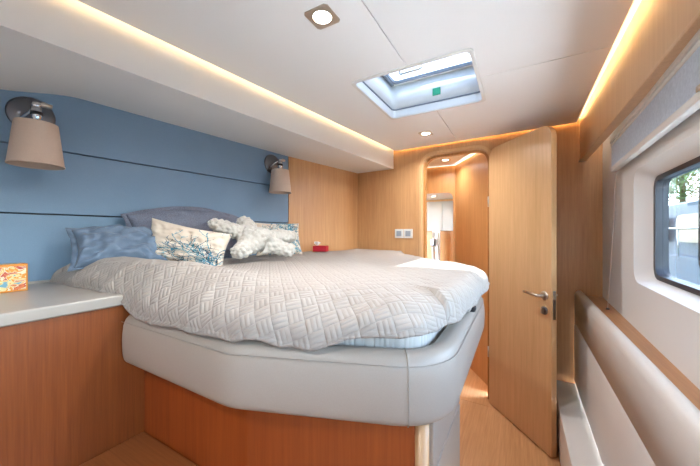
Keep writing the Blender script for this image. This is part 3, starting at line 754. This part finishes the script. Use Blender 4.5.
# ------------------------------------------------------------------ tissue box (red) and patterned box
t = thing('tissue_box', 'small red box with white tissue in the far corner of the bed', 'tissue box', (-1.395,1.97,1.152), .35)
link('carton', box(B(), -.055,.055,-.04,.04,0,.045), 'red', t, bevel=.003)
bm = B()
for a in range(5):
    an = a*1.3; p0 = bm.verts.new((-.03+.006*math.cos(an), .006*math.sin(an), .046)); 
    p1 = bm.verts.new((-.03+.030*math.cos(an), .022*math.sin(an), .072+.006*(a%2))); p2 = bm.verts.new((-.03+.030*math.cos(an+1.2), .022*math.sin(an+1.2), .068)); p3 = bm.verts.new((-.03+.012*math.cos(an+.6), .012*math.sin(an+.6), .078))
    bm.faces.new((p0,p1,p3)); bm.faces.new((p0,p3,p2))
link('tissue', bm, 'tissue', t, True)
pm = mat('patterned_card', (240,180,60), .4); k = N(pm); v = k.coord('Object', (1,1,1.9))
wv = k.n('ShaderNodeTexNoise'); wv.inputs['Scale'].default_value = 26; wv.inputs['Detail'].default_value = 1.2; wv.inputs['Distortion'].default_value = 1.4; k.l(v, wv.inputs['Vector'])
cr_ = k.n('ShaderNodeValToRGB'); cr_.color_ramp.interpolation = 'CONSTANT'; e = cr_.color_ramp.elements
for i, (p, c) in enumerate([(0,(120,170,190)),(.36,(236,214,150)),(.45,(232,150,40)),(.52,(244,226,190)),(.58,(200,70,50)),(.64,(226,120,60))]):
    if i > 1: e.new(p)
    e[i].position = p; e[i].color = srgb(*c)
k.l(wv.outputs['Fac'], cr_.inputs[0]); k.l(cr_.outputs[0], k.b.inputs['Base Color']); M['card'] = pm
M['orange'] = mat('orange_card_edge', (226,140,30), .45)
t = thing('patterned_box', 'small box with orange, red and blue swirls on the white counter', 'box', (-1.515,.285,CTZ), 0)
link('carton', box(B(), -.022,.022,-.062,.062,0,.094), 'orange', t, bevel=.0015)
link('front_print', box(B(), .0222,.0228,-.057,.057,.006,.087), 'card', t)
link('top_print', box(B(), -.018,.018,-.056,.056,.0942,.0946), 'card', t)
# ------------------------------------------------------------------ wall sconces
def sconce(loc, n_, out, label):
    """loc on the wall, n_ wall normal (into the room)"""
    nrm = Vector((n_[0],n_[1],0)).normalized(); tan = Vector((-nrm.y,nrm.x,0))
    t = thing('wall_sconce', label, 'wall lamp', loc, 0, 'linen shade reading lamps on the blue wall')
    R0 = frame((0,0,0), tan, (0,0,1)); R0 = frame((0,0,0), tan, nrm.cross(tan)) if R0.col[2].to_3d().dot(nrm) < 0 else R0
    lathe_m = R0
    link('backplate', lathe(B(), [(0,.001),(.068,.001),(.070,.006),(.064,.012),(0,.014)], 44, lathe_m), 'pewter', t, True)
    A = nrm*.014+Vector((0,0,0)); Cc = nrm*out
    link('arm', tube(B(), [nrm*.010-tan*.03+Vector((0,0,-.03)), nrm*.03-tan*.03+Vector((0,0,-.025)), nrm*.05-tan*.01, nrm*(out)+Vector((0,0,.012))], .006, 10), 'chrome', t, True)
    link('joint', lathe(B(), [(0,-.013),(.012,-.010),(.015,0),(.012,.010),(0,.013)], 20, Matrix.Translation(Cc+Vector((0,0,.012)))), 'chrome', t, True)
    link('lever', tube(B(), [Cc+Vector((0,0,.014)), Cc+tan*.02+Vector((0,0,.022)), Cc+tan*.042+Vector((0,0,.020))], [.006,.010,.008], 10), 'steel', t, True)
    link('lamp_holder', lathe(B(), [(0,.005),(.016,.005),(.016,-.035),(.013,-.04),(.013,-.07),(0,-.07)], 24, Matrix.Translation(Cc)), 'chrome', t, True)
    link('switch_collar', lathe(B(), [(0,-.012),(.0175,-.012),(.0175,-.024),(0,-.024)], 24, Matrix.Translation(Cc)), 'black', t, True)
    H = .158
    sh = link('lamp_shade', lathe(B(), [(.060,-.055),(.0775,-.055-H),(.0755,-.055-H),(.058,-.055)], 56, Matrix.Translation(Cc), True), 'shade', t, True)
    sh.modifiers.new('es','EDGE_SPLIT').split_angle = math.radians(40)
    link('shade_rim', lathe(B(), [(.0770,-.0515-H),(.0785,-.0515-H),(.0785,-.057-H),(.0765,-.057-H)], 56, Matrix.Translation(Cc), True), 'shade_w', sh, True)
    link('bulb', lathe(B(), [(0,-.07),(.012,-.07),(.022,-.095),(.024,-.11),(.016,-.13),(0,-.135)], 24, Matrix.Translation(Cc)), 'tissue', t, True)
sconce((-1.691,.402,1.768), (.994,-.104), .108, 'beige linen shade wall lamp nearest the viewer, by the patterned box')
sconce((-1.568,1.600,1.800), (.994,-.107), .092, 'beige linen shade wall lamp at the far end of the blue wall')
# ------------------------------------------------------------------ outside: water, quay, neighbouring yacht, trees
wm = mat('sea_water', (40,62,62), .3); k = N(wm); k.bump(k.noise(k.coord(), 1.6, 4), .05, 1)
M['water'] = wm
tag(link('sea_water', box(B(), -60, 90, -60, 90, -1.3, -1.1), 'water'), 'calm green harbour water outside the window', 'water')['kind'] = 'stuff'
M['hull'] = mat('gelcoat_blue_grey', (58,70,84), .5); M['hull_dark'] = mat('tinted_glass', (30,36,44), .1); M['timber'] = mat('quay_timber', (50,48,46), .8); M['stone'] = mat('quay_stone', (84,82,78), .8)
M['roof'] = mat('pavilion_roof', (96,104,110), .6)
yt = thing('motor_yacht', 'blue grey neighbouring yacht with dark rounded windows outside the window', 'boat', (4.3,10.5,-1.1))
link('hull', prism(B(), rpath([(-1.2,-6),(1.2,-6),(1.5,2),(0,7),(-1.5,2)], .5, 5, True), 0, 1.9), 'hull', yt, bevel=.15, seg=4)
link('cabin', prism(B(), rpath([(-1.0,-5),(1.0,-5),(1.1,1.5),(0,4),(-1.1,1.5)], .5, 5, True), 1.901, 3.0), 'hull', yt, bevel=.12, seg=4)
for yy in (-3.6,-1.6,.4):
    link('cabin_window', prism(B(), rpath([(-.75,-.3),(.75,-.3),(.75,.3),(-.75,.3)], .2, 5, True), 0, .03, frame((-1.16,yy,2.5), (0,-1,0), (0,0,1))), 'hull_dark', yt)
link('guard_rail', tube(B(), [(-1.35,-5.5,2.5),(-1.4,2,2.5),(0,6.6,2.6)], .02, 8), 'steel', yt, True)
for yy in (-5.3,-3.4,-1.5,.4,2): link('stanchion', tube(B(), [(-1.36,yy,1.85),(-1.37,yy,2.5)], .015, 8), 'steel', yt, True)
pt = thing('bounce_pontoon', 'added pale concrete pontoon, unseen, bouncing sunlight in at the window', 'pontoon', (2.5,-2.0,-1.1))  # unseen pale slab added to reflect sunlight up through the window
M['concrete'] = mat('bounce_concrete', (226,226,222), .8)
for q in range(5): link('deck_slab', box(B(), -1.2, 1.2, -6+q*2.2, -6+q*2.2+2.17, .30, .62), 'concrete', pt, bevel=.02)
for q in range(4): link('float', box(B(), -1.0, 1.0, -5.6+q*2.6, -5.6+q*2.6+1.6, 0, .295), 'timber', pt)
qy = thing('boat_shed', 'open timber boat shed on the quay behind the yacht', 'shed', (9,24,-1.1))
link('platform', box(B(), -3.2,12,-8,8,0,.9), 'stone', qy)
link('roof', prism(B(), [(-3.2,3.6),(2.5,4.9),(8.5,3.6),(8.5,3.4),(2.5,4.6),(-3.2,3.4)], -7, 7, Matrix(((1,0,0,0),(0,0,1,0),(0,1,0,0),(0,0,0,1)))), 'roof', qy)
for yy in (-6.5,-3.2,0,3.2,6.5):
    link('post', box(B(), -2.8,-2.5,yy-.14,yy+.14,.9,3.5), 'timber', qy)
link('rear_wall', box(B(), 7.5,7.7,-6.5,6.5,.9,3.5), 'timber', qy)
M['bark'] = mat('bark', (92,76,60), .9)
lm = mat('leaf_green', (120,160,70), .6); k = N(lm); k.l(k.ramp(k.noise(k.coord(), 1.3, 3), [(.35,(34,64,22)),(.65,(92,124,56))]), k.b.inputs['Base Color']); M['leaf'] = lm
def tree(x, y, H, R_, seed, label):
    rnd = random.Random(seed); t = thing('tree', label, 'tree', (x,y,-.2), 0, 'trees behind the quay')
    tr_ = B(); tube(tr_, [(0,0,0),(.1,.05,H*.4),(0,0,H*.75)], [.22,.17,.06], 10)
    for q in range(6):
        a = q*1.05; tube(tr_, [(0,0,H*(.4+.05*q)),(R_*.6*math.cos(a),R_*.6*math.sin(a),H*(.6+.05*q))], [.07,.03], 6)
    link('trunk', tr_, 'bark', t, True)
    lf = B()
    cl_ = [(Vector((R_*.7*rnd.uniform(-1,1), R_*.7*rnd.uniform(-1,1), H*rnd.uniform(.45,1)))) for _ in range(26)]
    for _ in range(3600):
        c_ = rnd.choice(cl_); d = Vector((rnd.gauss(0,1),rnd.gauss(0,1),rnd.gauss(0,.8))); d.normalize(); p = c_+d*R_*.42*rnd.random()**.33
        u = Vector((rnd.gauss(0,1),rnd.gauss(0,1),rnd.gauss(0,1))).normalized(); w_ = u.orthogonal().normalized(); s_ = rnd.uniform(.10,.2)
        lf.faces.new([lf.verts.new(p+u*s_), lf.verts.new(p+w_*s_*.5), lf.verts.new(p-u*s_), lf.verts.new(p-w_*s_*.5)])
    link('crown', lf, 'leaf', t, kind='stuff')
tag(link('grassy_bank', box(B(), -30, 60, 33, 60, -1.1, -.2), 'leaf', bevel=.1), 'low grassy bank behind the boat shed', 'bank')
tree(12.3, 37, 11, 3.6, 1, 'leafy green tree behind the boat shed, leftmost through the window')
tree(20, 38, 10, 3.4, 2, 'tall leafy green tree behind the boat shed, second from the left')
tree(28, 37, 9, 3.2, 3, 'broad leafy green tree behind the boat shed, third from the left')
tree(15.5, 47, 14, 3.8, 4, 'distant leafy green tree furthest back beyond the quay')
